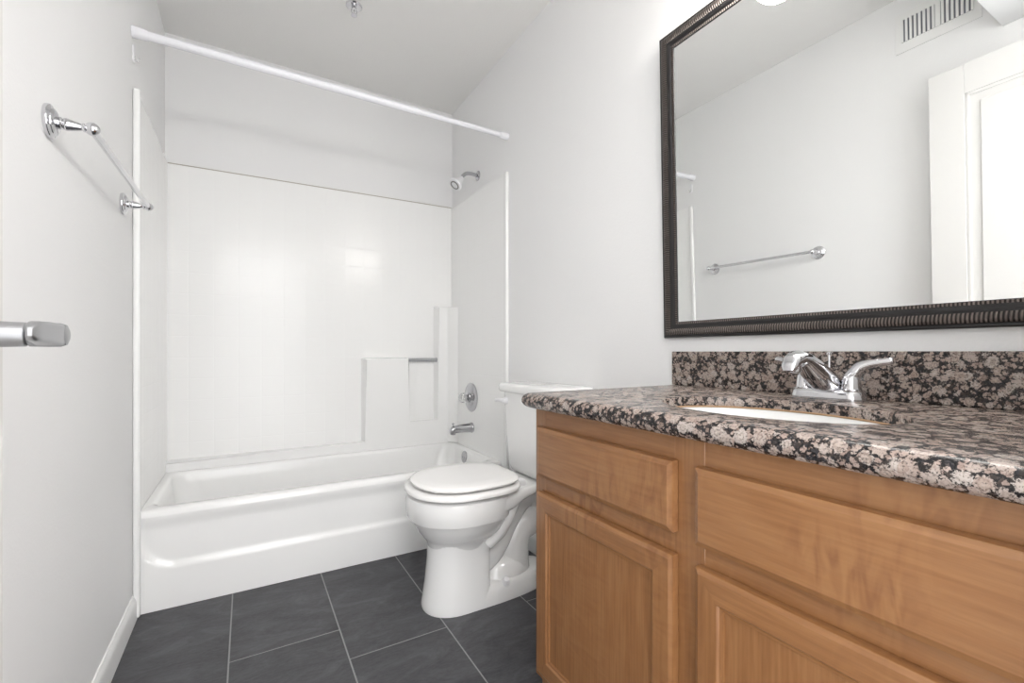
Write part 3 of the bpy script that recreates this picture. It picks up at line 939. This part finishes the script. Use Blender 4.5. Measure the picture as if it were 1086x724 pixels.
for s in (-1, 1):
    bm = B_()
    y = FYY + s * .0455
    lathe(bm, (FXX, y, CT + .020), (0, 0, 1), [(0, .0225), (.003, .0225), (.005, .0185), (.010, .0175), (.022, .0165), (.030, .0150), (.035, .0120), (.037, .006)], 28)
    d = Vector((.12, s * 1.0, 0)).normalized()
    b0 = Vector((FXX, y, CT + .044))
    cpts = [b0 - d * .004, b0 + d * .006 + Vector((0, 0, .015)), b0 + d * .016 + Vector((0, 0, .028)), b0 + d * .030 + Vector((0, 0, .034)), b0 + d * .050 + Vector((0, 0, .038)), b0 + d * .066 + Vector((0, 0, .041)), b0 + d * .069 + Vector((0, 0, .0415))]
    sp_ = spline(cpts, 5)
    tube(bm, sp_, lerp_list([.0135, .0130, .0110, .0088, .0074, .0072, .0045], len(sp_)), 16)
    link('handle', bm, 'chrome', fa, smooth=50)
bm = B_()
lathe(bm, (FXX + .032, FYY + .010, CT + .018), (0, 0, 1), [(0, .0024), (.078, .0024), (.079, .0062), (.083, .0066), (.085, .004)], 14)
link('lift_rod', bm, 'chrome', fa)

# ------------------------------------------------------------------ framed mirror, leaning out a little at the top
LEAN = .023
mz0, mz1, my0, my1 = .992, 1.945, .060, 1.003
mir = thing('wall_mirror', 'large mirror in a ribbed black and bronze frame leaning on the wall above the vanity', 'mirror', (W - .001, (my0 + my1) / 2, mz0))
# local frame: x = out of the wall (towards -X), y along, z up
def ml(a, y, z): return (-a, y - (my0 + my1) / 2, z - mz0)
prof = [(0.001, 0.0, 0), (.013, 0.0, 0), (.0165, .0015, 0), (.0175, .004, 0), (.0165, .0075, 0), (.0195, .0095, 1), (.0225, .016, 1), (.0215, .023, 1), (.0175, .0285, 1), (.0165, .031, 0), (.0185, .034, 0), (.0185, .037, 0), (.0140, .041, 0), (.0120, .043, 2), (.0125, .046, 2), (.0110, .049, 2), (.0085, .0505, 0), (.0055, .0505, 0), (.001, .0505, 0)]
bm = B_()
uvl = bm.loops.layers.uv.new('UVMap')
cor = [(my0, mz0, 1, 1), (my1, mz0, -1, 1), (my1, mz1, -1, -1), (my0, mz1, 1, -1)]
for k in range(4):
    a, b = cor[k], cor[(k + 1) % 4]
    L = math.hypot(b[0] - a[0], b[1] - a[1]); dy, dz = (b[0] - a[0]) / L, (b[1] - a[1]) / L
    for i in range(len(prof) - 1):
        (h0, d0, m0), (h1, d1, m1) = prof[i], prof[i + 1]
        q = []
        for (h, d, e) in ((h0, d0, a), (h0, d0, b), (h1, d1, b), (h1, d1, a)):
            q.append((h, e[0] + e[2] * d, e[1] + e[3] * d))
        vs = [bm.verts.new(ml(*p)) for p in q]
        f = bm.faces.new(vs); f.material_index = 1 if (m0 and m1) else 0
        for l, p in zip(f.loops, q):
            l[uvl].uv = ((p[1] - a[0]) * dy + (p[2] - a[1]) * dz, i * .01)
bmesh.ops.remove_doubles(bm, verts=bm.verts, dist=1e-5)
fr = link('frame', bm, ['frame_black', 'rib'], None, smooth=60); fr.parent = mir
bm = B_()
bx = [ml(.0075, my0 + .046, mz0 + .046), ml(.0015, my1 - .046, mz1 - .046)]
box(bm, bx[0][0], bx[1][0], bx[0][1], bx[1][1], bx[0][2], bx[1][2])
gl = link('mirror_glass', bm, 'mirror', None, smooth=0); gl.parent = mir
mir.rotation_euler = (0, -LEAN, -.003)

# ------------------------------------------------------------------ vanity light above the mirror (seen reflected)
vl = thing('vanity_light', 'lit wall lamp above the mirror, its frosted globe glowing in the mirror top edge', 'lamp', (W, .48, 2.06))
bm = B_(); box(bm, W - .028, W - .0005, .14, .82, 2.03, 2.12, .008, 3); link('backplate', bm, 'chrome', vl)
for y in (.22, .45, .68):
    bm = B_()
    tube(bm, spline([(W - .026, y, 2.06), (W - .07, y, 2.062), (W - .105, y, 2.055), (W - .115, y, 2.04)], 5), .009, 12)
    lathe(bm, (W - .115, y, 2.040), (0, 0, -1), [(0, .016), (.012, .026), (.026, .027)], 20)
    arm_ = link('lamp_arm', bm, 'chrome', vl)
    bm = B_()
    rr = .062
    lathe(bm, (W - .115, y, 2.016), (0, 0, -1), [(rr * 1.0 - rr * math.cos(a), rr * math.sin(a)) for a in [.42 + i * (PI - .42) / 16 for i in range(17)]], 28)
    q = lab(link('globe', bm, 'globe', None), 'lit frosted glass globe'); q.parent = arm_

# ------------------------------------------------------------------ air register on the left wall (seen in the mirror)
vx = 0
ve = thing('air_vent', 'white wall register with dark vertical slots near the ceiling, seen in the mirror', 'vent', (vx, .74, 2.31))
VYa, VYb, VZa, VZb = .625, .915, 2.265, 2.445
bm = B_()
prism(bm, [(0, VYa, ), (0, VYb)] and [(VYa, VZa), (VYb, VZa), (VYb, VZb), (VYa, VZb)], lambda a, b, d: (d, a, b), vx + .0005, vx + .007, .003)
link('face_plate', bm, 'trim', ve)
bm = B_()
box(bm, vx + .0066, vx + .0078, VYa + .028, VYb - .028, VZa + .045, VZb - .035)
link('slot_opening', bm, 'dark_metal', ve)
nsl = 15
for k in range(nsl + 1):
    y = VYa + .028 + (VYb - VYa - .056) * k / nsl
    w = .0045 if k != 7 else .009
    bm = B_(); box(bm, vx + .0070, vx + .0120, y - w, y + w, VZa + .043, VZb - .033, .001, 1)
    link('louvre', bm, 'trim', ve)
